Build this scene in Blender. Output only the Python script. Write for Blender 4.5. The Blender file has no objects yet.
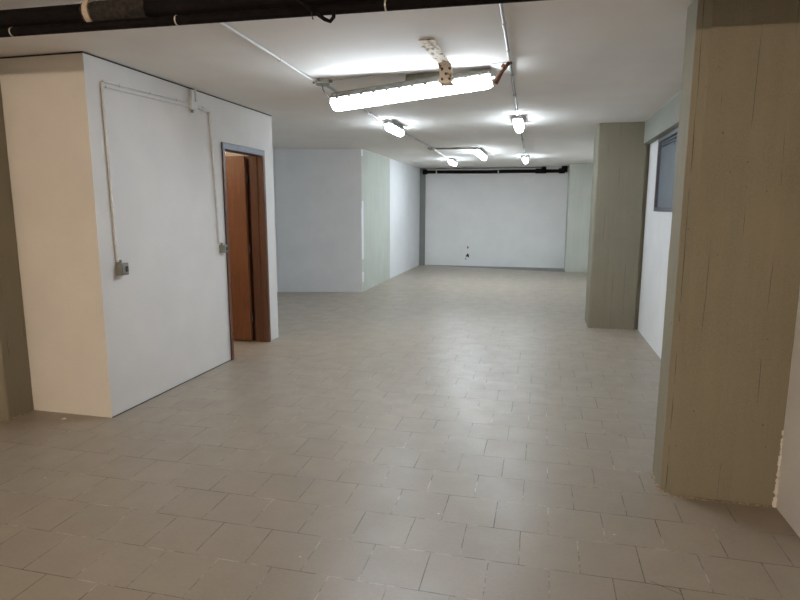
import bpy, bmesh, math, random
from mathutils import Vector, Matrix
random.seed(4)
S = bpy.context.scene
COL = S.collection
H = 1.55                      # eye height
CEIL = 2.59
PI = math.pi

# ---------------------------------------------------------------- materials
def mat(name):
    m = bpy.data.materials.new(name); m.use_nodes = True
    nt = m.node_tree
    return m, nt, nt.nodes['Principled BSDF']

def nd(nt, t, **kw):
    n = nt.nodes.new(t)
    for k, v in kw.items(): setattr(n, k, v)
    return n

def mixc(nt, fac, a, b, mode='MIX'):
    n = nd(nt, 'ShaderNodeMix', data_type='RGBA', blend_type=mode)
    for s, v in ((n.inputs[0], fac), (n.inputs[6], a), (n.inputs[7], b)):
        if hasattr(v, 'is_output') or isinstance(v, bpy.types.NodeSocket): nt.links.new(v, s)
        else: s.default_value = v if isinstance(v, (int, float)) else (*v, 1) if len(v) == 3 else v
    return n.outputs[2]

def noise(nt, scale, detail=4, vec=None, rough=.55, stretch=None):
    tc = nd(nt, 'ShaderNodeNewGeometry')
    src = vec or tc.outputs['Position']
    if stretch:
        mp = nd(nt, 'ShaderNodeMapping'); mp.inputs['Scale'].default_value = stretch
        nt.links.new(src, mp.inputs[0]); src = mp.outputs[0]
    n = nd(nt, 'ShaderNodeTexNoise'); n.inputs['Scale'].default_value = scale
    n.inputs['Detail'].default_value = detail; n.inputs['Roughness'].default_value = rough
    nt.links.new(src, n.inputs['Vector'])
    return n.outputs['Fac']

def ramp(nt, fac, a, b, ca=0., cb=1.):
    n = nd(nt, 'ShaderNodeMapRange'); n.inputs[1].default_value = a; n.inputs[2].default_value = b
    n.inputs[3].default_value = ca; n.inputs[4].default_value = cb
    nt.links.new(fac, n.inputs[0]); return n.outputs[0]

def math_(nt, op, a, b=0.):
    n = nd(nt, 'ShaderNodeMath', operation=op)
    for s, v in ((n.inputs[0], a), (n.inputs[1], b)):
        if isinstance(v, bpy.types.NodeSocket): nt.links.new(v, s)
        else: s.default_value = v
    return n.outputs[0]

def bump(nt, b, h, strength=.2, dist=.01):
    n = nd(nt, 'ShaderNodeBump'); n.inputs['Strength'].default_value = strength
    n.inputs['Distance'].default_value = dist
    nt.links.new(h, n.inputs['Height']); nt.links.new(n.outputs[0], b.inputs['Normal'])

def paint(name, col, var=.06, rough=.85, bmp=.25, dirt=None, scale=3.):
    m, nt, b = mat(name)
    n1 = noise(nt, scale, 5); n2 = noise(nt, 90., 3)
    lo = tuple(c*(1-var) for c in col); hi = tuple(min(1, c*(1+var*.5)) for c in col)
    c = mixc(nt, ramp(nt, n1, .3, .7), lo, hi)
    c = mixc(nt, ramp(nt, n2, .35, .65, 0, .35), c, tuple(x*.9 for x in col))
    if dirt:
        n3 = noise(nt, 7., 6, rough=.7)
        c = mixc(nt, ramp(nt, n3, .66, .8, 0, .5), c, dirt)
    nt.links.new(c, b.inputs['Base Color'])
    b.inputs['Roughness'].default_value = rough
    b.inputs['Specular IOR Level'].default_value = .25
    bump(nt, b, n2, bmp, .004)
    return m

def plain(name, col, rough=.5, metal=0., var=.12, scale=30., bmp=.1):
    m, nt, b = mat(name)
    n1 = noise(nt, scale, 4)
    c = mixc(nt, ramp(nt, n1, .3, .7), tuple(x*(1-var) for x in col), tuple(min(1, x*(1+var)) for x in col))
    nt.links.new(c, b.inputs['Base Color'])
    b.inputs['Roughness'].default_value = rough; b.inputs['Metallic'].default_value = metal
    bump(nt, b, n1, bmp, .003)
    return m

def concrete(name, col, dark, axis='XY'):
    """board-marked concrete: fine vertical streaks, pores, joints of the formwork boards"""
    m, nt, b = mat(name)
    big = noise(nt, 1.6, 4); st = noise(nt, 16., 5, stretch=(1, 1, .07), rough=.7)
    grain = noise(nt, 130., 3); pores = noise(nt, 42., 2, rough=.4)
    c = mixc(nt, ramp(nt, big, .3, .7), tuple(x*.86 for x in col), col)
    c = mixc(nt, ramp(nt, st, .38, .72, 0, .65), c, tuple(x*.78 for x in col))
    c = mixc(nt, ramp(nt, grain, .35, .7, 0, .35), c, tuple(min(1, x*1.22) for x in col))
    c = mixc(nt, ramp(nt, pores, .745, .775, 0, .6), c, dark)
    # thin broken joints between the boards
    g = nd(nt, 'ShaderNodeNewGeometry'); sp = nd(nt, 'ShaderNodeSeparateXYZ'); nt.links.new(g.outputs['Position'], sp.inputs[0])
    t = math_(nt, 'ADD', sp.outputs[0], sp.outputs[1])
    t = math_(nt, 'ADD', t, math_(nt, 'MULTIPLY', noise(nt, 1.3, 2), .03))
    fr = math_(nt, 'FRACT', math_(nt, 'MULTIPLY', t, 1/.145))
    line = math_(nt, 'LESS_THAN', fr, .02)
    br = ramp(nt, noise(nt, 2.3, 3, stretch=(3, 3, 1)), .5, .6, 0, .75)
    line = math_(nt, 'MULTIPLY', line, br)
    c = mixc(nt, line, c, dark)
    nt.links.new(c, b.inputs['Base Color'])
    b.inputs['Roughness'].default_value = .82; b.inputs['Specular IOR Level'].default_value = .3
    hh = math_(nt, 'SUBTRACT', math_(nt, 'ADD', grain, st), math_(nt, 'MULTIPLY', line, 1.5))
    bump(nt, b, hh, .35, .004)
    return m

def emis(name, col, power):
    m, nt, b = mat(name)
    b.inputs['Base Color'].default_value = (.85, .87, .9, 1)
    b.inputs['Roughness'].default_value = .3
    b.inputs['Emission Color'].default_value = (*col, 1)
    b.inputs['Emission Strength'].default_value = power
    return m

def floor_mat():
    m, nt, b = mat('grey_beige_floor_tiles')
    g = nd(nt, 'ShaderNodeNewGeometry')
    # slight waviness of the joints
    wob = nd(nt, 'ShaderNodeTexNoise'); wob.inputs['Scale'].default_value = 6.
    nt.links.new(g.outputs['Position'], wob.inputs['Vector'])
    sub = nd(nt, 'ShaderNodeVectorMath', operation='SUBTRACT'); sub.inputs[1].default_value = (.5, .5, .5)
    nt.links.new(wob.outputs['Color'], sub.inputs[0])
    sc = nd(nt, 'ShaderNodeVectorMath', operation='SCALE'); sc.inputs['Scale'].default_value = .006
    nt.links.new(sub.outputs[0], sc.inputs[0])
    ad = nd(nt, 'ShaderNodeVectorMath', operation='ADD'); nt.links.new(g.outputs['Position'], ad.inputs[0]); nt.links.new(sc.outputs[0], ad.inputs[1])
    mp = nd(nt, 'ShaderNodeMapping'); mp.inputs['Location'].default_value = (-.087 + 20*.261, -.184 + 40*.2745, 0)
    nt.links.new(ad.outputs[0], mp.inputs[0])
    def brick(ms, c1, c2, mo):
        k = nd(nt, 'ShaderNodeTexBrick'); k.offset = .5; k.offset_frequency = 2
        k.inputs['Scale'].default_value = 1.; k.inputs['Brick Width'].default_value = .261
        k.inputs['Row Height'].default_value = .2745; k.inputs['Mortar Size'].default_value = ms
        k.inputs['Mortar Smooth'].default_value = .15; k.inputs['Bias'].default_value = 0
        for i, c in zip(('Color1', 'Color2', 'Mortar'), (c1, c2, mo)): k.inputs[i].default_value = (*c, 1)
        nt.links.new(mp.outputs[0], k.inputs['Vector']); return k
    k = brick(.0025, FL1, FL2, (0, 0, 0))
    n1 = noise(nt, 5., 6, rough=.65); n2 = noise(nt, 60., 4, rough=.7); n3 = noise(nt, 1.1, 4)
    tile = mixc(nt, ramp(nt, n1, .3, .72, 0, .5), k.outputs['Color'], tuple(x*.83 for x in FL1))
    tile = mixc(nt, ramp(nt, n2, .35, .7, 0, .4), tile, tuple(min(1, x*1.16) for x in FL2))
    tile = mixc(nt, ramp(nt, n3, .35, .65, 0, .3), tile, tuple(x*.9 for x in FL2))
    # worn joints: pale and dark tones of light gloss painted by noise, nearly gone elsewhere
    jn = noise(nt, 3.2, 4, rough=.6)
    jc = mixc(nt, ramp(nt, jn, .43, .53), (.055, .045, .038), (.56, .5, .42))
    jv = ramp(nt, noise(nt, 7.5, 4, rough=.65), .42, .62, .06, .8)
    fac = math_(nt, 'MULTIPLY', k.outputs['Fac'], jv)
    c = mixc(nt, fac, tile, jc)
    # white specks of paint and dark crumbs
    v = nd(nt, 'ShaderNodeTexVoronoi'); v.inputs['Scale'].default_value = 3.4; nt.links.new(g.outputs['Position'], v.inputs['Vector'])
    c = mixc(nt, math_(nt, 'LESS_THAN', v.outputs['Distance'], .018), c, (.62, .58, .52))
    v2 = nd(nt, 'ShaderNodeTexVoronoi'); v2.inputs['Scale'].default_value = 2.3; nt.links.new(g.outputs['Position'], v2.inputs['Vector'])
    c = mixc(nt, math_(nt, 'LESS_THAN', v2.outputs['Distance'], .016), c, (.04, .035, .03))
    # one long dark scuff near the right foreground
    sp = nd(nt, 'ShaderNodeSeparateXYZ'); nt.links.new(g.outputs['Position'], sp.inputs[0])
    ax, ay, bx, by = SC
    L = math.hypot(bx-ax, by-ay); ux, uy = (bx-ax)/L, (by-ay)/L
    dx = math_(nt, 'SUBTRACT', sp.outputs[0], ax); dy = math_(nt, 'SUBTRACT', sp.outputs[1], ay)
    tt = math_(nt, 'ADD', math_(nt, 'MULTIPLY', dx, ux), math_(nt, 'MULTIPLY', dy, uy))
    dd = math_(nt, 'ABSOLUTE', math_(nt, 'ADD', math_(nt, 'MULTIPLY', dx, -uy), math_(nt, 'MULTIPLY', dy, ux)))
    inside = math_(nt, 'MULTIPLY', math_(nt, 'GREATER_THAN', tt, 0.), math_(nt, 'LESS_THAN', tt, L))
    scf = math_(nt, 'MULTIPLY', inside, math_(nt, 'LESS_THAN', dd, .0018))
    c = mixc(nt, math_(nt, 'MULTIPLY', scf, .8), c, (.04, .035, .03))
    nt.links.new(c, b.inputs['Base Color'])
    nt.links.new(ramp(nt, n1, .3, .7, .31, .45), b.inputs['Roughness'])
    b.inputs['Specular IOR Level'].default_value = .5
    hh = math_(nt, 'SUBTRACT', math_(nt, 'MULTIPLY', n2, .12), fac)
    hh = math_(nt, 'ADD', hh, math_(nt, 'MULTIPLY', noise(nt, 3., 2), .5))
    bump(nt, b, hh, .35, .003)
    return m

def wood(name, c1, c2):
    m, nt, b = mat(name)
    w = noise(nt, 9., 6, stretch=(6, 6, .35), rough=.65); f = noise(nt, 60., 3, stretch=(6, 6, .2))
    c = mixc(nt, ramp(nt, w, .3, .7), c1, c2)
    c = mixc(nt, ramp(nt, f, .4, .7, 0, .4), c, tuple(x*.6 for x in c1))
    nt.links.new(c, b.inputs['Base Color']); b.inputs['Roughness'].default_value = .42
    bump(nt, b, f, .1, .002); return m

def rust(name, base, paintc, amount):
    m, nt, b = mat(name)
    n = noise(nt, 22., 6, rough=.7); n2 = noise(nt, 70., 4)
    r = mixc(nt, ramp(nt, n2, .35, .65), base, tuple(x*.35 for x in base))
    c = mixc(nt, ramp(nt, n, amount-.03, amount+.03), r, paintc)
    nt.links.new(c, b.inputs['Base Color']); b.inputs['Roughness'].default_value = .8
    bump(nt, b, n, .6, .004); return m

FL1 = (.30, .253, .198); FL2 = (.338, .287, .226)
SC = (.50, 2.40, .612, 2.335)
M = {}
M['floor'] = floor_mat()
M['ceiling'] = paint('greyed_white_ceiling_plaster', (.82, .785, .745), .04, .9, .3)
M['part_white'] = paint('warm_grey_white_wall_paint', (.70, .675, .65), .05, .85, .3, dirt=(.58, .55, .5))
M['white'] = paint('white_wall_paint', (.74, .74, .745), .05, .85, .3, dirt=(.6, .58, .55))
M['cream'] = paint('warm_white_wall_paint', (.72, .685, .63), .05, .85, .3, dirt=(.55, .5, .44))
M['backw'] = paint('white_block_wall_paint', (.74, .74, .73), .05, .85, .3)
M['green_concrete'] = concrete('pale_green_concrete', (.50, .515, .455), (.25, .25, .2))
M['olive_concrete'] = concrete('olive_grey_concrete', (.265, .235, .168), (.07, .058, .04))
M['grey_concrete'] = concrete('mid_grey_concrete', (.235, .215, .16), (.07, .06, .05))
M['dim_concrete'] = concrete('dim_grey_concrete', (.24, .25, .24), (.1, .1, .1))
M['beam_concrete'] = concrete('grey_green_beam_concrete', (.33, .335, .29), (.15, .15, .13))
M['crust'] = plain('crumbling_mortar', (.36, .29, .21), .95, 0, .5, 60., .8)
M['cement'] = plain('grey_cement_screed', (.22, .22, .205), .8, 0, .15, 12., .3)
M['black'] = plain('black_bitumen_pipe', (.008, .006, .006), .8, 0, .4, 25., .5)
M['black'].node_tree.nodes['Principled BSDF'].inputs['Specular IOR Level'].default_value = .12
M['rough_black'] = plain('lumpy_black_joint', (.022, .018, .015), .9, 0, .7, 45., 1.)
M['pvc'] = plain('pale_grey_conduit_plastic', (.58, .57, .55), .5, 0, .05, 20.)
M['wallpvc'] = plain('painted_conduit_plastic', (.66, .65, .63), .6, 0, .08, 20.)
M['house'] = plain('grey_lamp_housing_plastic', (.24, .235, .215), .5, 0, .1, 20.)
M['boxg'] = plain('olive_grey_box_plastic', (.20, .195, .165), .55, 0, .12, 25.)
M['dark'] = plain('dark_grey_plastic', (.035, .033, .03), .45, 0, .2, 25.)
M['clamp'] = plain('pale_metal_clamp', (.62, .6, .55), .45, .3, .15, 40.)
M['tan'] = plain('tan_sealing_tape', (.5, .42, .32), .8, 0, .2, 60.)
M['steel'] = plain('dull_grey_steel', (.13, .13, .15), .5, .3, .1, 20.)
M['wood'] = wood('reddish_brown_door_veneer', (.165, .06, .025), (.25, .10, .042))
M['jamb'] = wood('dark_brown_jamb_wood', (.095, .038, .02), (.15, .062, .032))
M['rust'] = rust('peeling_painted_rust', (.34, .17, .08), (.84, .74, .60), .43)
M['rustdark'] = rust('brown_rusted_metal', (.20, .08, .04), (.42, .3, .2), .66)
M['seam'] = plain('dark_gap', (.03, .028, .025), .9)
M['chip'] = plain('white_plaster_chip', (.75, .72, .66), .9)
M['lamp'] = emis('lit_cool_fluorescent_cover', (.80, .90, 1.), 17.)
M['lamp_side'] = emis('lit_cool_fluorescent_cover_flank', (.80, .90, 1.), 17.)
M['lamp_far'] = emis('lit_cool_fluorescent_cover_far', (.78, .90, 1.), 33.)
M['lamp_far_side'] = emis('lit_cool_fluorescent_cover_far_flank', (.78, .90, 1.), 8.)
M['lamp_warm'] = emis('lit_warm_cover', (1., .83, .66), 48.)
M['lamp_warm_weak'] = emis('lit_dimmer_warm_cover', (1., .82, .63), 14.)
M['bulb'] = emis('lit_warm_bulb', (1., .76, .52), 130.)

def glass_mat():
    m, nt, b = mat('frosted_blue_grey_glass')
    n = noise(nt, 1.5, 1)
    nt.links.new(mixc(nt, ramp(nt, n, .3, .7), (.17, .20, .23), (.23, .27, .32)), b.inputs['Base Color'])
    b.inputs['Roughness'].default_value = .25; b.inputs['Transmission Weight'].default_value = .2
    return m
M['glass'] = glass_mat()

# ---------------------------------------------------------------- mesh helpers
def obj(name, bm, m, parent=None, bevel=0., smooth=False):
    me = bpy.data.meshes.new(name)
    bmesh.ops.recalc_face_normals(bm, faces=bm.faces[:])
    bm.to_mesh(me); bm.free()
    for mm in (m if isinstance(m, (list, tuple)) else [m]): me.materials.append(mm)
    o = bpy.data.objects.new(name, me); COL.objects.link(o)
    if parent: o.parent = parent
    if smooth:
        for p in me.polygons: p.use_smooth = True
    if bevel:
        md = o.modifiers.new('bevel', 'BEVEL'); md.width = bevel; md.segments = 2; md.limit_method = 'ANGLE'
    return o

def box(bm, x0, x1, y0, y1, z0, z1, T=None):
    vs = [bm.verts.new((x, y, z)) for z in (z0, z1) for x, y in ((x0, y0), (x1, y0), (x1, y1), (x0, y1))]
    for f in ((0, 3, 2, 1), (4, 5, 6, 7), (0, 1, 5, 4), (1, 2, 6, 5), (2, 3, 7, 6), (3, 0, 4, 7)):
        bm.faces.new([vs[i] for i in f])
    if T is not None: bmesh.ops.transform(bm, matrix=T, verts=vs)
    return vs

def prism(bm, pts, z0, z1, cuts=1, jit=0.):
    rings = []
    for k in range(cuts+1):
        z = z0 + (z1-z0)*k/cuts
        rings.append([bm.verts.new((x+random.uniform(-jit, jit), y+random.uniform(-jit, jit), z)) for x, y in pts])
    n = len(pts)
    bm.faces.new(rings[0][::-1]); bm.faces.new(rings[-1])
    for a, b in zip(rings, rings[1:]):
        for i in range(n): bm.faces.new((a[i], a[(i+1) % n], b[(i+1) % n], b[i]))

def tube(bm, pts, r, n=10, cap=True):
    pts = [Vector(p) for p in pts]; rings = []
    rr = r if isinstance(r, (list, tuple)) else [r]*len(pts)
    prev = None
    for i, p in enumerate(pts):
        a = pts[max(0, i-1)]; b = pts[min(len(pts)-1, i+1)]
        d = (b-a).normalized()
        if prev is None:
            u = d.orthogonal().normalized()
        else:
            u = (prev - d*prev.dot(d)); u = u.normalized() if u.length > 1e-6 else d.orthogonal().normalized()
        prev = u; v = d.cross(u)
        rings.append([bm.verts.new(p + (u*math.cos(t) + v*math.sin(t))*rr[i]) for t in [2*PI*k/n for k in range(n)]])
    for a, b in zip(rings, rings[1:]):
        for i in range(n): bm.faces.new((a[i], a[(i+1) % n], b[(i+1) % n], b[i]))
    if cap: bm.faces.new(rings[0][::-1]); bm.faces.new(rings[-1])

def B(): return bmesh.new()
def thing(name, label, cat, loc, group=None):
    o = bpy.data.objects.new(name, None); COL.objects.link(o); o.location = loc
    o.empty_display_size = .1
    o['label'] = label; o['category'] = cat
    if group: o['group'] = group
    return o
def tag(o, label, cat, group=None):
    o['label'] = label; o['category'] = cat
    if group: o['group'] = group
    return o
def rel(root, o):
    """parent o (built in world coordinates) to root, an unrotated empty"""
    o.parent = root; o.location = Vector(o.location) - root.location
    return o
def struct(name, bm, m, bevel=0.):
    o = obj(name, bm, m, bevel=bevel); o['kind'] = 'structure'; return o

# ---------------------------------------------------------------- the room
XB, YB0, YB1 = -3.057, 3.48, 6.30          # partition room: side face, front, back
XR = 1.25                                   # right wall
DY0, DY1, DZ = 5.19, 6.05, 2.165            # door opening incl. frame
WY0, WY1, WZ0, WZ1 = 6.22, 7.24, 1.515, 2.325

b = B(); box(b, -6.2, 1.45, -4.2, 15.7, -.12, 0); struct('floor', b, M['floor'])
b = B(); box(b, -6.2, 1.45, -4.2, 15.7, CEIL, CEIL+.15); struct('ceiling', b, M['ceiling'])
b = B(); box(b, -5.7, XB, YB0, YB0+.004, 0, CEIL); box(b, -5.7, XB-.11, YB0+.004, YB0+.1, 0, CEIL); struct('wall_partition_front', b, M['cream'])
b = B()
box(b, XB-.11, XB, YB0+.004, DY0, 0, CEIL); box(b, XB-.11, XB, DY1, YB1, 0, CEIL); box(b, XB-.11, XB, DY0, DY1, DZ, CEIL)
struct('wall_partition_side', b, M['part_white'])
b = B(); box(b, -5.7, XB-.11, YB1-.1, YB1, 0, CEIL); struct('wall_partition_rear', b, M['white'])
b = B(); box(b, -5.8, -5.7, YB0, YB1, 0, CEIL); struct('wall_partition_left', b, M['cream'])
b = B(); box(b, -4.3, -4.2, -4.2, YB0, 0, CEIL); struct('wall_left', b, M['cream'])
b = B(); box(b, -4.82, -4.72, YB1, 9.77, 0, CEIL); struct('wall_alcove_left', b, M['white'])
b = B(); prism(b, [(-4.82, 9.77), (-4.70, 9.77), (-3.212, 10.17), (-3.212, 10.29), (-4.82, 9.89)], 0, CEIL); struct('wall_alcove', b, M['white'])
b = B(); box(b, -3.34, -3.225, 12.21, 15.47, 0, CEIL); struct('wall_left_far', b, M['white'])
b = B(); box(b, -3.34, 1.35, 15.49, 15.62, 0, CEIL); wb = struct('wall_back', b, M['backw'])
for (x, z, s) in ((-1.915, .50, .022), (-1.905, .29, .035), (-1.95, .27, .02), (-1.965, .20, .018)):
    b = B(); pts = []
    for k in range(9):
        a = 2*PI*k/9; r = s*random.uniform(.5, 1.3); pts.append(b.verts.new((x+r*math.cos(a), 15.488, z+1.5*r*math.sin(a))))
    b.faces.new(pts); h = bmesh.ops.extrude_face_region(b, geom=b.faces[:]); bmesh.ops.translate(b, vec=(0, .004, 0), verts=[v for v in h['geom'] if isinstance(v, bmesh.types.BMVert)])
    obj('chipped_hole', b, M['seam'], wb)
b = B()
box(b, XR, XR+.16, -4.2, WY0, 0, CEIL); box(b, XR, XR+.16, WY1, 15.49, 0, CEIL)
box(b, XR, XR+.16, WY0, WY1, 0, WZ0); box(b, XR, XR+.16, WY0, WY1, WZ1, CEIL)
struct('wall_right', b, M['white'])
b = B(); box(b, -4.2, XR, -4.2, -4.1, 0, CEIL); struct('wall_rear', b, M['cream'])
# dark shrinkage gap where the partition meets the ceiling
b = B(); box(b, XB, XB+.003, YB0-.003, YB1, CEIL-.012, CEIL-.002); box(b, -4.2, XB, YB0-.003, YB0, CEIL-.012, CEIL-.002)
struct('trim_1', b, M['seam'])
# dark gap at the foot of the partition side and of the alcove
b = B(); box(b, XB, XB+.004, YB0, DY0, 0, .006); struct('trim_2', b, M['seam'])
# cement strip along the back wall, a wedge
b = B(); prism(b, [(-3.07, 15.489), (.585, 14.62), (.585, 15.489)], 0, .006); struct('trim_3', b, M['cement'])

# door in the partition
dr = bpy.data.objects.new('door_1', None); COL.objects.link(dr); dr.location = (XB-.05, (DY0+DY1)/2, 0); dr['kind'] = 'structure'
def dpart(name, bm, m, bevel=0.):
    o = obj(name, bm, m, bevel=bevel); rel(dr, o); return o
ft = .045
b = B()   # steel casing round the opening, proud of the wall
box(b, XB-.15, XB+.012, DY0, DY1, DZ-ft, DZ)
box(b, XB+.0, XB+.02, DY0-.012, DY1+.012, DZ-ft-.006, DZ+.012)
dpart('head_casing', b, M['steel'], .003)
for y0, y1 in ((DY0, DY0+ft), (DY1-ft, DY1)):
    b = B(); box(b, XB-.15, XB+.012, y0, y1, 0, DZ-ft)
    box(b, XB-.07, XB-.05, (y1 if y0 == DY0 else y0-.012), (y1+.012 if y0 == DY0 else y0), 0, DZ-ft)
    jo = dpart('jamb', b, M['jamb'], .003)
    b = B(); box(b, XB+.012, XB+.02, (y0-.01 if y0 == DY0 else y0+.012), (y1-.018 if y0 == DY0 else y1+.01), .0, DZ-ft-.006)
    dpart('casing', b, M['jamb'], .002)
b = B()   # leaf, swung about a right angle into the small room
box(b, -.80, 0, -.02, .02, .015, 2.115)
lf = obj('door_leaf', b, M['wood'], bevel=.003); lf.location = Vector((XB-.185, 5.985, 0)) - dr.location; lf.rotation_euler = (0, 0, math.radians(-3)); lf.parent = dr
for zz in (.28, 1.08, 1.88):
    b = B(); tube(b, [(.006, .015, zz-.04), (.006, .015, zz+.04)], .008); obj('hinge', b, M['steel'], lf)
b = B(); box(b, -.77, -.73, -.026, .026, .96, 1.16); tube(b, [(-.75, -.025, 1.06), (-.75, -.07, 1.06), (-.64, -.07, 1.06)], .009, 8)
obj('handle', b, M['steel'], lf, smooth=False)

b = B(); box(b, XB-.29, XB-.15, DY1+.008, DY1+.022, 0, DZ-ft); dpart('gap_blocker', b, M['jamb'])  # added dark board, hides the lit wall so the hinge gap reads dark

# window high in the right wall
wn = bpy.data.objects.new('window_1', None); COL.objects.link(wn); wn.location = (XR, (WY0+WY1)/2, WZ0); wn['kind'] = 'structure'
b = B(); f = .045
X0, X1 = XR-.012, XR+.05
box(b, X0, X1, WY0, WY1, WZ0, WZ0+f); box(b, X0, X1, WY0, WY1, WZ1-f, WZ1)
box(b, X0, X1, WY0, WY0+f, WZ0+f, WZ1-f); box(b, X0, X1, WY1-f, WY1, WZ0+f, WZ1-f)
for k in range(2): box(b, XR+.0, XR+.03, WY0+f, WY1-f, WZ1-f-.03*(k+1), WZ1-f-.03*(k+1)+.008)
rel(wn, obj('window_frame', b, M['steel'], bevel=.003))
b = B(); box(b, XR+.018, XR+.024, WY0+f*.5, WY1-f*.5, WZ0+f*.5, WZ1-f*.5); rel(wn, obj('window_pane', b, M['glass']))

# ---------------------------------------------------------------- concrete pillars and beam
def crust(parent, path, m, n=60, r=(.006, .016), spread=.012, h=.5):
    b = B(); path = [Vector(p) for p in path]
    L = [(q-p).length for p, q in zip(path, path[1:])]; tot = sum(L)
    for i in range(n):
        t = random.uniform(0, tot); k = 0
        while t > L[k] and k < len(L)-1: t -= L[k]; k += 1
        p = path[k].lerp(path[k+1], t/L[k]) + Vector((random.uniform(-spread, spread), random.uniform(-spread, spread), 0))
        rr = random.uniform(*r)
        mm = Matrix.Translation(p + Vector((0, 0, rr*.2))) @ Matrix.Rotation(random.uniform(0, 6), 4, 'Z') @ Matrix.Diagonal((1.5, 1, h, 1))
        res = bmesh.ops.create_icosphere(b, subdivisions=1, radius=rr, matrix=mm)
        for v in res['verts']: v.co += Vector([random.uniform(-.2, .2)*rr for _ in range(3)])
    o = obj('mortar_crust', b, m); rel(parent, o); o['kind'] = 'stuff'; return o

p = thing('concrete_pillar', 'wide olive grey concrete pillar filling the right foreground, with chamfered edge and crumbly foot', 'pillar', (.97, 3.35, 0))
b = B(); prism(b, [(.752, 3.218), (XR, 3.218), (XR, 3.50), (.695, 3.50), (.695, 3.27)], 0, CEIL, 26, .0012); rel(p, obj('shaft', b, M['olive_concrete'], bevel=.004))
crust(p, [(.69, 3.47, .0), (.69, 3.26, .0), (.745, 3.208, .0), (1.24, 3.21, .0)], M['crust'], 300, (.003, .009), .007)
b = B()   # ragged plaster left in the joint of pillar and wall
for k in range(70):
    z = random.uniform(0, .6)**1.5; rr = random.uniform(.003, .010)*(1.2-z)
    res = bmesh.ops.create_icosphere(b, subdivisions=1, radius=rr, matrix=Matrix.Translation((XR-.006, 3.212, z*.9)) @ Matrix.Diagonal((1.2, .6, 1.8, 1)))
    for v in res['verts']: v.co += Vector([random.uniform(-.3, .3)*rr for _ in range(3)])
o = obj('plaster_joint', b, M['cream']); rel(p, o); o['label'] = 'ragged pale plaster in the corner joint'

b = B(); zs = [.02+.0855*k for k in range(31)]
for i0, i1 in ((0, 3), (4, 9), (11, 19), (20, 30)):
    seg = zs[i0:i1+1]; tube(b, [(.7195+random.uniform(-.002, .002), 3.2475, z) for z in seg], [random.uniform(.0004, .0016) for z in seg], 6)
rel(p, obj('crack', b, M['seam']))
p = thing('concrete_pillar', 'olive grey square concrete pillar standing left of the small high window', 'pillar', (.92, 8.0, 0))
b = B(); prism(b, [(.645, 7.78), (1.205, 7.78), (1.205, 7.83), (XR, 7.83), (XR, 8.34), (.63, 8.34), (.63, 7.80)], 0, CEIL, 20, .002); rel(p, obj('shaft', b, M['grey_concrete'], bevel=.004))
crust(p, [(.64, 7.77, 0), (1.20, 7.77, 0)], M['crust'], 90, (.004, .012), .008)
p = thing('concrete_pillar', 'pale green concrete pillar far back at the right end of the rear wall', 'pillar', (.92, 14.7, 0))
b = B(); prism(b, [(.587, 14.60), (XR, 14.60), (XR, 15.489), (.587, 15.489)], 0, CEIL, 10, .002); rel(p, obj('shaft', b, M['green_concrete'], bevel=.004))
p = thing('concrete_pillar', 'pale green concrete pillar between the alcove and the bright white left wall', 'pillar', (-3.27, 11.2, 0))
b = B(); prism(b, [(-3.212, 10.175), (-3.212, 12.205), (-3.36, 12.205), (-3.36, 10.31), (-3.214, 10.31)], 0, CEIL, 10, .001); rel(p, obj('shaft', b, M['green_concrete'], bevel=.004))
for zz in ((.02, .35), (1.55, 2.45)):
    b = B(); n = 14; tube(b, [(-3.211, 10.176, zz[0]+(zz[1]-zz[0])*k/n) for k in range(n+1)], [random.uniform(.004, .010) for k in range(n+1)], 6); rel(p, obj('plaster_seam', b, M['chip']))
b = B(); tube(b, [(-3.210, 10.2+.2*k, CEIL-.004) for k in range(11)], [random.uniform(.003, .010) for k in range(11)], 6); rel(p, obj('plaster_seam', b, M['chip']))
p = thing('concrete_pillar', 'narrow grey concrete pilaster in the far left corner of the rear wall', 'pillar', (-3.15, 15.44, 0))
b = B(); prism(b, [(-3.224, 15.40), (-3.085, 15.40), (-3.085, 15.489), (-3.224, 15.489)], 0, CEIL, 8, .0); rel(p, obj('shaft', b, M['dim_concrete'], bevel=.004))
p = thing('concrete_pillar', 'dark olive concrete pillar at the left picture edge against the cream partition', 'pillar', (-3.97, 3.36, 0))
b = B(); prism(b, [(-3.762, 3.262), (-3.762, 3.479), (-4.199, 3.479), (-4.199, 3.25), (-3.775, 3.25)], 0, CEIL, 20, .001); rel(p, obj('shaft', b, M['olive_concrete'], bevel=.004))
crust(p, [(-4.1, 3.245, 0), (-3.76, 3.25, 0), (-3.755, 3.46, 0)], M['crust'], 110, (.003, .009), .008)
p = thing('concrete_beam', 'grey green concrete beam running above the high window between two pillars', 'beam', (1.21, 5.6, 2.3))
b = B(); prism(b, [(1.165, 3.502), (XR, 3.502), (XR, 7.829), (1.206, 7.829), (1.206, 7.779), (1.165, 7.779)], 2.327, CEIL); rel(p, obj('beam_body', b, M['beam_concrete'], bevel=.004))
b = B(); tube(b, [(1.163, 3.6+.2*k, CEIL-.003+random.uniform(-.002, .002)) for k in range(21)], [random.uniform(.002, .005) for k in range(21)], 6)
o = obj('plaster_seam', b, M['chip']); rel(p, o)

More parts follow.
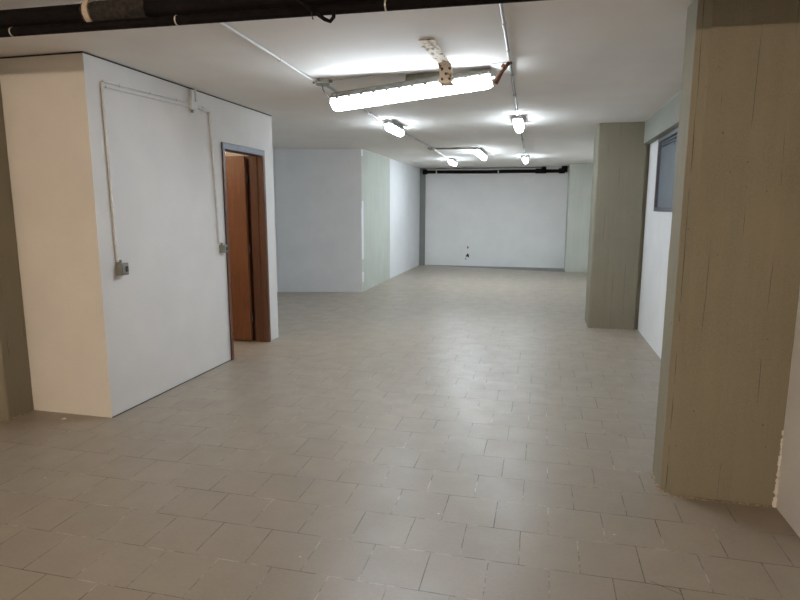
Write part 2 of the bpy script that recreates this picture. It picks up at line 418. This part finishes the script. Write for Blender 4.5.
# ---------------------------------------------------------------- fluorescent fittings
def fitting_meshes(L, W=.068, hh=.040, dz=1.):
    hb = B()      # housing trough, opening down (local -Z is the lit side); length along X
    pts = [(-W, 0), (-W*.96, .018), (-W*.72, hh), (W*.72, hh), (W*.96, .018), (W, 0)]
    r0 = [hb.verts.new((-L/2, y, z)) for y, z in pts]; r1 = [hb.verts.new((L/2, y, z)) for y, z in pts]
    for i in range(6): hb.faces.new((r0[i], r0[(i+1) % 6], r1[(i+1) % 6], r1[i]))
    hb.faces.new(r0[::-1]); hb.faces.new(r1)
    for s in (-1, 1): box(hb, -L/2-.004, L/2+.004, s*W-.004, s*W+.004, -.008, .006)
    db = B()      # rounded diffuser with blunt rounded ends
    prof = [(-.062, 0), (-.060, -.03), (-.050, -.055), (-.030, -.070), (0, -.075), (.030, -.070), (.050, -.055), (.060, -.03), (.062, 0)]
    xs = [(-L/2+.002, .80), (-L/2+.012, .94), (-L/2+.035, 1), (L/2-.035, 1), (L/2-.012, .94), (L/2-.002, .80)]
    prof = [(y*W/.068, z*dz) for y, z in prof]
    rings = [[db.verts.new((x, y*s, (z*s if z < 0 else z) - .001)) for y, z in prof] for x, s in xs]
    for a, c in zip(rings, rings[1:]):
        for i in range(len(prof)-1): db.faces.new((a[i], a[i+1], c[i+1], c[i])).material_index = 1 if i in (0, 1, 6, 7) else 0
        db.faces.new((a[-1], a[0], c[0], c[-1]))
    db.faces.new(rings[0][::-1]); db.faces.new(rings[-1])
    return hb, db
def clip_bm(x, s, W):
    c = B(); box(c, x-.012, x+.012, W-.006 if s > 0 else -W-.007, W+.007 if s > 0 else -W+.006, -.024, .020)
    return c
def fitting(label, L, T, lampmat, group, nclip, W=.068, hh=.040, dz=1.):
    t = thing('fluorescent_light', label, 'ceiling light', (0, 0, 0), group); t.matrix_world = T
    hb, db = fitting_meshes(L, W, hh, dz)
    h = obj('housing', hb, M['house'], t, bevel=.002)
    for s in (-1, 1):
        for k in range(nclip):
            obj('clip', clip_bm(-L/2+.07+(L-.14)*k/(nclip-1), s, W), M['house'], h)
    obj('diffuser', db, lampmat, t, smooth=False)
    for s in (-1, 1):
        c = B(); tube(c, [(s*(L/2-.002), 0, .018), (s*(L/2+.028), 0, .018)], .013, 10); obj('cable_gland', c, M['house'], h)
    return t

# the near one hangs crooked: tipped towards the viewer, right end higher and nearer
A = Vector((-1.715, 4.68, 2.396)); Z_ = Vector((-.415, 4.58, 2.505))
ux = (Z_-A).normalized(); nz = Vector((0, .52, .855)); nz = (nz - ux*nz.dot(ux)).normalized(); uy = nz.cross(ux)
T = Matrix((( ux.x, uy.x, nz.x, 0), (ux.y, uy.y, nz.y, 0), (ux.z, uy.z, nz.z, 0), (0, 0, 0, 1)))
T = Matrix.Translation((A+Z_)/2) @ T
near = fitting('long fluorescent light hanging crooked from the ceiling nearest the viewer, with rusty strap', (Z_-A).length, T, [M['lamp'], M['lamp_side']], 'fluorescent ceiling lights', 12, .070, .070, .7)
b = B(); box(b, -.02, .30, -.050, .0, .066, .138); o = obj('ballast_box', b, M['boxg'], near, bevel=.004); o['label'] = 'olive grey ballast box on its back'
b = B(); tube(b, [(-.50, -.03, .055), (-.35, -.03, .072), (-.2, -.035, .066), (-.02, -.03, .08)], .006, 8); obj('wire', b, M['pvc'], near)

def ceil_fit(label, x, y0, L, lampmat=None):
    T = Matrix.Translation((x, y0+L/2, CEIL-.052)) @ Matrix.Rotation(PI/2, 4, 'Z')
    t = fitting(label, L, T, lampmat or [M['lamp_far'], M['lamp_far_side']], 'fluorescent ceiling lights', 4, .058)
    return t
ceil_fit('short fluorescent light on the left conduit, in front of the alcove', -1.835, 6.90, .64)
ceil_fit('short fluorescent light seen end-on along the right conduit, second from the viewer', -.318, 6.86, .64)
ceil_fit('long fluorescent light at the end of the dark cross conduit', -1.15, 10.34, 1.27)
ceil_fit('small distant fluorescent light on the left conduit, beyond the junction box', -1.93, 12.35, .64)
ceil_fit('small distant fluorescent light seen end-on along the right conduit, nearest the rear wall', -.385, 12.0, .64)
# warm lamps of the part of the room behind the viewer
def wall_fit(label, x, lm):
    T = Matrix.Translation((x, -4.045, 2.15)) @ Matrix.Rotation(PI/2, 4, 'X')
    fitting(label, 1.27, T, [lm, lm], 'wall lights behind the viewer', 4, .068)
wall_fit('warm fluorescent light mounted left on the rear wall behind the viewer', -2.5, M['lamp_warm'])
wall_fit('warm fluorescent light mounted right on the rear wall behind the viewer', -.1, M['lamp_warm_weak'])

# rusty strap in front of the crooked light
t = thing('metal_strap', 'peeling rusty metal strap bent down from the ceiling in front of the crooked light', 'bracket', (-.74, 4.1, CEIL))
b = B()
sec = [(-.745, 3.74, CEIL-.010), (-.745, 3.88, CEIL-.014), (-.74, 4.02, CEIL-.018), (-.735, 4.14, CEIL-.022), (-.722, 4.24, CEIL-.028), (-.715, 4.275, CEIL-.05), (-.712, 4.28, CEIL-.10), (-.712, 4.29, CEIL-.15), (-.71, 4.36, CEIL-.165)]
rows = []
for i, q in enumerate(sec):
    w = .048 + random.uniform(-.004, .004); j = lambda: random.uniform(-.004, .004)
    off = Vector((0, 0, .008)) if i < 4 else Vector((0, .008, .002))
    q = Vector(q)
    rows.append([b.verts.new(q+Vector((-w+j(), j(), 0))), b.verts.new(q+Vector((w+j(), j(), 0))), b.verts.new(q+Vector((w, 0, 0))+off), b.verts.new(q+Vector((-w, 0, 0))+off)])
for a, c in zip(rows, rows[1:]):
    for i in range(4): b.faces.new((a[i], a[(i+1) % 4], c[(i+1) % 4], c[i]))
b.faces.new(rows[0][::-1]); b.faces.new(rows[-1])
rel(t, obj('strap_plate', b, M['rust']))
for (dx, z) in ((-.027, -.06), (.027, -.06), (0, -.095), (-.027, -.13), (.027, -.13)):
    b = B(); tube(b, [(-.711+dx, 4.282, CEIL+z), (-.711+dx, 4.268, CEIL+z)], .009, 8); rel(t, obj('bolt', b, M['rustdark']))
# flaking paint at its upper end
b = B()
for k in range(22):
    q = Vector((-.745+random.uniform(-.05, .05), 3.76+random.uniform(-.06, .09), CEIL-.022-random.random()*.016))
    vs = [b.verts.new(q+Vector((random.uniform(-.016, .016), random.uniform(-.016, .016), random.uniform(-.014, .006)))) for _ in range(4)]
    bmesh.ops.convex_hull(b, input=vs)
o = obj('paint_flakes', b, M['chip']); rel(t, o); o['kind'] = 'stuff'; o['label'] = 'curled white paint flakes'

# rusty hanger at its right end
t = thing('metal_hanger', 'brown rusted hanger rod joining the crooked light to the right conduit', 'hanger', (-.27, 4.36, CEIL))
b = B(); tube(b, [(-.262, 4.37, CEIL-.014), (-.285, 4.38, CEIL-.03), (-.32, 4.41, CEIL-.065), (-.35, 4.43, CEIL-.105), (-.375, 4.45, CEIL-.135)], [.018, .013, .013, .018, .024], 8)
rel(t, obj('rod', b, M['rustdark']))
b = B(); tube(b, [(-.30, 4.375, CEIL-.035), (-.315, 4.38, CEIL-.055)], .024, 8); rel(t, obj('collar', b, M['rustdark']))

# ---------------------------------------------------------------- conduits and boxes on the ceiling
def conduit(label, pts, r, m, saddles=0, cat='conduit', group=None, name='ceiling_conduit', wall=None):
    t = thing(name, label, cat, pts[0], group)
    b = B(); tube(b, pts, r, 10); rel(t, obj('pipe', b, m))
    P = [Vector(q) for q in pts]
    for k in range(saddles):
        f = (k+.5)/saddles*(len(P)-1); i = int(f); q = P[i].lerp(P[i+1], f-i); d = (P[i+1]-P[i]).normalized()
        b = B(); tube(b, [q-d*.008, q+d*.008], r*1.45, 10); rel(t, obj('saddle', b, m))
    return t
zc = CEIL-.013
conduit('pale conduit crossing the left ceiling from the black pipes to the first junction box', [(-1.72, 1.2, zc), (-1.81, 3.3, zc), (-1.865, 4.60, zc), (-1.845, 4.63, zc)], .009, M['pvc'], 5)
conduit('thin grey conduit from the first junction box to the left short light', [(-1.835, 4.83, zc), (-1.912, 6.83, zc)], .010, M['house'], 2)
conduit('thin grey conduit between the left short light and the second junction box', [(-1.918, 7.55, zc), (-1.915, 10.1, zc)], .010, M['house'], 3)
conduit('short pale conduit from the second junction box to the small distant left light', [(-1.93, 10.28, zc), (-1.98, 12.27, zc)], .012, M['pvc'], 2)
conduit('dark cross conduit running right from the second junction box to the long light', [(-1.84, 10.19, zc-.01), (-1.16, 10.22, zc-.01), (-1.15, 10.31, zc-.01)], .016, M['boxg'], 2)
conduit('pale conduit running straight back to the right of the crooked light', [(-.235, 1.2, zc), (-.25, 3.2, zc), (-.27, 4.37, zc)], .009, M['pvc'], 4)
conduit('thin grey conduit from the rusty hanger to the end-on light', [(-.27, 4.40, zc), (-.318, 6.83, zc)], .010, M['house'], 3)
conduit('thin grey conduit between the two end-on lights of the right row', [(-.32, 7.55, zc), (-.384, 11.97, zc)], .010, M['house'], 4)
conduit('thin pale wire on the ceiling behind the crooked light', [(-1.73, 4.70, CEIL-.006), (-1.3, 4.58, CEIL-.006), (-.9, 4.52, CEIL-.006), (-.28, 4.42, CEIL-.006)], .0035, M['pvc'], 0, 'wire', name='ceiling_wire')
def jbox(label, x, y, r):
    t = thing('junction_box', label, 'junction box', (x, y, CEIL), 'ceiling junction boxes')
    b = B(); tube(b, [(x, y, CEIL-.001), (x, y, CEIL-.038)], r, 18); rel(t, obj('body', b, M['pvc'] if r > .05 else M['boxg'], bevel=.003))
    b = B(); tube(b, [(x, y, CEIL-.0385), (x, y, CEIL-.046)], r*.9, 18); rel(t, obj('lid', b, M['boxg'], bevel=.002))
    for a in (0, PI/2, PI, 1.5*PI):
        b = B(); tube(b, [(x+math.cos(a)*r*.95, y+math.sin(a)*r*.95, CEIL-.018), (x+math.cos(a)*(r+.022), y+math.sin(a)*(r+.022), CEIL-.018)], .013, 10); rel(t, obj('cable_gland', b, M['boxg']))
    return t
jbox('round junction box at the left end of the crooked light', -1.80, 4.67, .062)
jbox('small distant junction box where the dark cross conduit branches off', -1.915, 10.19, .056)
t = thing('feed_cable', 'dark cable dropping from the first junction box to the crooked light', 'cable', (-1.8, 4.70, CEIL))
b = B(); tube(b, [(-1.80, 4.66, CEIL-.04), (-1.795, 4.66, CEIL-.08), (-1.775, 4.66, CEIL-.12), (-1.73, 4.67, CEIL-.15)], .006, 8); rel(t, obj('cord', b, M['boxg'])) 

# ---------------------------------------------------------------- black pipes across the near ceiling
def fline(x): return -.0115*(x+2.8)
t = thing('drain_pipe', 'thick black drain pipe crossing the top of the picture, with lumpy joint', 'pipe', (-1.5, 2.62, 2.5))
up = lambda x: (x, 2.62, 2.516+fline(x))
b = B(); tube(b, [up(x) for x in (-4.19, -2.2)], .045, 20); tube(b, [up(x) for x in (-1.95, 1.24)], .045, 20); rel(t, obj('pipe', b, M['black'], smooth=False))
b = B(); xs = [-2.26+.028*k for k in range(14)]
tube(b, [up(x) for x in xs], [.050+random.uniform(0, .010) for _ in xs], 14)
for v in b.verts: v.co += Vector([random.uniform(-.004, .004) for _ in range(3)])
o = obj('lumpy_joint', b, M['rough_black']); rel(t, o)
b = B(); tube(b, [(-2.235, 2.62, 2.516+fline(-2.2)), (-2.205, 2.62, 2.516+fline(-2.2))], .0625, 18); o = obj('clamp', b, M['tan']); rel(t, o); o['label'] = 'tan band round the joint'
b = B(); box(b, -.935, -.875, 2.568, 2.576, 2.487, 2.495); o = obj('white_mark', b, M['chip']); rel(t, o); o['label'] = 'small white mark'  # small white bar on the front of the pipe
t = thing('drain_pipe', 'thinner black pipe running directly below the thick one along the top of the picture', 'pipe', (-1.5, 2.60, 2.44))
lo = lambda x: (x, 2.60, 2.4455+fline(x))
b = B(); tube(b, [lo(x) for x in (-4.19, 1.24)], .022, 16); rel(t, obj('pipe', b, M['black']))
for x in (-2.70, -1.735, -.70, .4):
    b = B(); tube(b, [(x-.0035, 2.60, lo(x)[2]), (x+.0035, 2.60, lo(x)[2])], .0235, 16); rel(t, obj('clamp', b, M['clamp']))
t = thing('cable_loop', 'black cable end looping down from the pipes left of the crooked light', 'cable', (-1.0, 2.55, 2.44))
b = B(); tube(b, [(-1.16, 2.545, 2.54), (-1.12, 2.54, 2.485), (-1.06, 2.54, 2.435), (-1.00, 2.54, 2.392), (-.962, 2.54, 2.366), (-.938, 2.54, 2.356), (-.922, 2.54, 2.372), (-.922, 2.545, 2.41)], .0085, 8); rel(t, obj('cord', b, M['black']))
t = thing('wire_stub', 'tiny dark wire stub hanging beside the black cable loop', 'wire', (-1.03, 2.56, 2.42))
b = B(); tube(b, [(-1.04, 2.57, 2.43), (-1.035, 2.57, 2.395), (-1.03, 2.57, 2.38)], [.002, .002, .004], 6); rel(t, obj('strand', b, M['dark']))

# pipe below the ceiling at the rear wall
t = thing('drain_pipe', 'black pipe running under the ceiling along the far rear wall', 'pipe', (-1.3, 15.33, 2.48))
b = B(); tube(b, [(-3.07, 15.34, 2.487), (-1.4, 15.34, 2.470), (-.9, 15.34, 2.478), (.46, 15.34, 2.470)], .043, 14); rel(t, obj('pipe', b, M['black']))
b = B(); tube(b, [(-3.13, 15.34, 2.487), (-3.02, 15.34, 2.487)], .066, 12); rel(t, obj('end_socket', b, M['black']))
b = B(); tube(b, [(-.22, 15.34, 2.477), (.05, 15.34, 2.474)], .062, 12); tube(b, [(-.02, 15.34, 2.48), (-.02, 15.30, 2.56)], .06, 12); rel(t, obj('tee_joint', b, M['black']))
b = B(); tube(b, [(.35, 15.34, 2.472), (.50, 15.34, 2.472)], .066, 12); tube(b, [(.49, 15.34, 2.44), (.49, 15.34, 2.589)], .07, 12); tube(b, [(.42, 15.32, 2.545), (.56, 15.32, 2.545)], .045, 12); rel(t, obj('elbow', b, M['black']))
for x in (-2.76, -1.15):
    b = B(); tube(b, [(x-.014, 15.34, 2.483 if x < -2 else 2.474), (x+.014, 15.34, 2.483 if x < -2 else 2.474)], .055, 14); rel(t, obj('clamp', b, M['clamp']))
conduit('thin grey rod added for the dark recess line above the rear black pipe', [(-3.07, 15.46, CEIL-.02), (.0, 15.46, CEIL-.02)], .012, M['boxg'], 0, name='wall_conduit')  # added rod, draws the dark line of the lintel recess

# ---------------------------------------------------------------- switches and conduit on the partition
xw = XB+.012
def wallconduit(label, pts, r, saddles): return conduit(label, pts, r, M['wallpvc'], saddles, name='wall_conduit')
wallconduit('thin vertical conduit down to the left switch on the partition', [(xw, 3.625, 2.415), (xw, 3.635, 1.7), (xw, 3.645, 1.15)], .010, 4)
t = wallconduit('pair of thin conduits running level from the left drop to the partition junction box', [(xw, 3.632, 2.425), (xw, 4.66, 2.455)], .007, 3)
b = B(); tube(b, [(xw, 3.66, 2.392), (xw, 4.66, 2.42)], .007, 8); rel(t, obj('pipe', b, M['wallpvc']))
wallconduit('short conduit rising from the partition junction box to the ceiling', [(xw, 4.775, 2.47), (xw, 4.77, CEIL-.002)], .010, 1)
wallconduit('vertical conduit down to the right switch beside the door', [(xw, 4.78, 2.435), (xw, 4.965, 2.43), (xw, 4.99, 2.40), (xw, 5.03, 1.8), (xw, 5.055, 1.205)], .013, 4)
t = thing('junction_box', 'painted junction box high on the partition wall just below the ceiling', 'junction box', (XB, 4.725, 2.44))
b = B(); box(b, XB+.001, XB+.035, 4.675, 4.765, 2.40, 2.475); rel(t, obj('body', b, M['wallpvc'], bevel=.005))
b = B(); box(b, XB+.001, XB+.03, 4.69, 4.735, 2.476, 2.57); rel(t, obj('cover_strip', b, M['wallpvc'], bevel=.004))
b = B(); tube(b, [(XB+.02, 4.70, 2.398), (XB+.02, 4.70, 2.375)], .012, 8); rel(t, obj('cable_gland', b, M['boxg']))
def switch(label, y, z, s):
    t = thing('wall_switch', label, 'light switch', (XB, y, z), 'surface mounted switches on the partition')
    b = B(); box(b, XB+.001, XB+.052, y-.04*s, y+.04*s, z-.045*s, z+.045*s); rel(t, obj('housing', b, M['boxg'], bevel=.005))
    b = B(); box(b, XB+.053, XB+.058, y-.030*s, y+.030*s, z-.032*s, z+.035*s); o = obj('cover_flap', b, M['house'], bevel=.003); rel(t, o)
    b = B(); box(b, XB+.0582, XB+.065, y-.004*s, y+.022*s, z-.02*s, z+.022*s); o = obj('rocker', b, M['dark'], bevel=.002); rel(t, o); o['label'] = 'dark rocker'
    b = B(); tube(b, [(XB+.016, y-.008, z+.043*s), (XB+.016, y-.008, z+.068*s)], .014*s, 10); rel(t, obj('cable_gland', b, M['boxg']))
switch('grey box switch on the partition at the foot of the left conduit', 3.672, 1.095, 1.0)
switch('grey box switch on the partition right beside the door frame', 5.095, 1.15, .85)

# ---------------------------------------------------------------- small things on the floor
for (x, y, s, lab) in ((-3.37, 3.36, .012, 'white plaster crumb on the floor in front of the cream partition'),):
    b = B(); res = bmesh.ops.create_icosphere(b, subdivisions=1, radius=s, matrix=Matrix.Diagonal((1.6, 1, .6, 1)))
    for v in b.verts: v.co += Vector([random.uniform(-.3, .3)*s for _ in range(3)])
    zmin = min(v.co.z for v in b.verts)
    o = obj('plaster_crumb', b, M['chip']); o.location = (x, y, -zmin); tag(o, lab, 'debris')

# small room behind the door: warm bulb on its ceiling
t = thing('ceiling_bulb', 'warm bulb in a holder on the ceiling of the small room behind the door', 'lamp', (-4.5, 4.9, CEIL))
b = B(); tube(b, [(-4.5, 4.9, CEIL-.001), (-4.5, 4.9, CEIL-.05)], [.04, .025], 12); rel(t, obj('holder', b, M['pvc']))
b = B(); bmesh.ops.create_uvsphere(b, u_segments=16, v_segments=10, radius=.045, matrix=Matrix.Translation((-4.5, 4.9, CEIL-.09))); rel(t, obj('bulb', b, M['bulb'], smooth=True))

# ---------------------------------------------------------------- world, camera, colour management
w = bpy.data.worlds.new('world'); S.world = w; w.use_nodes = True
w.node_tree.nodes['Background'].inputs[0].default_value = (.45, .55, .7, 1)
w.node_tree.nodes['Background'].inputs[1].default_value = .8

f = 577.
def ray(x, y): return Vector((x-400., y-300., f))
D = ray(543, 208).normalized()
Zv = ray(392, 3950); Zv -= D*Zv.dot(D); Zv.normalize(); Zv = -Zv
Xv = D.cross(Zv).normalized()
if Xv.x < 0: Xv = -Xv
cr = Vector((Xv[0], D[0], Zv[0])); cd = Vector((Xv[1], D[1], Zv[1])); cf = Vector((Xv[2], D[2], Zv[2]))
up_, bk = -cd, -cf
cam = bpy.data.cameras.new('camera'); co = bpy.data.objects.new('camera', cam); COL.objects.link(co)
co.matrix_world = Matrix(((cr.x, up_.x, bk.x, 0), (cr.y, up_.y, bk.y, 0), (cr.z, up_.z, bk.z, H), (0, 0, 0, 1)))
cam.sensor_width = 36; cam.lens = f*36/800; cam.clip_start = .02
S.camera = co
vs = S.view_settings; S.display_settings.display_device = 'sRGB'
vs.view_transform = 'Standard'; vs.look = 'None'; vs.exposure = 1.9; vs.gamma = 1; vs.use_curve_mapping = False
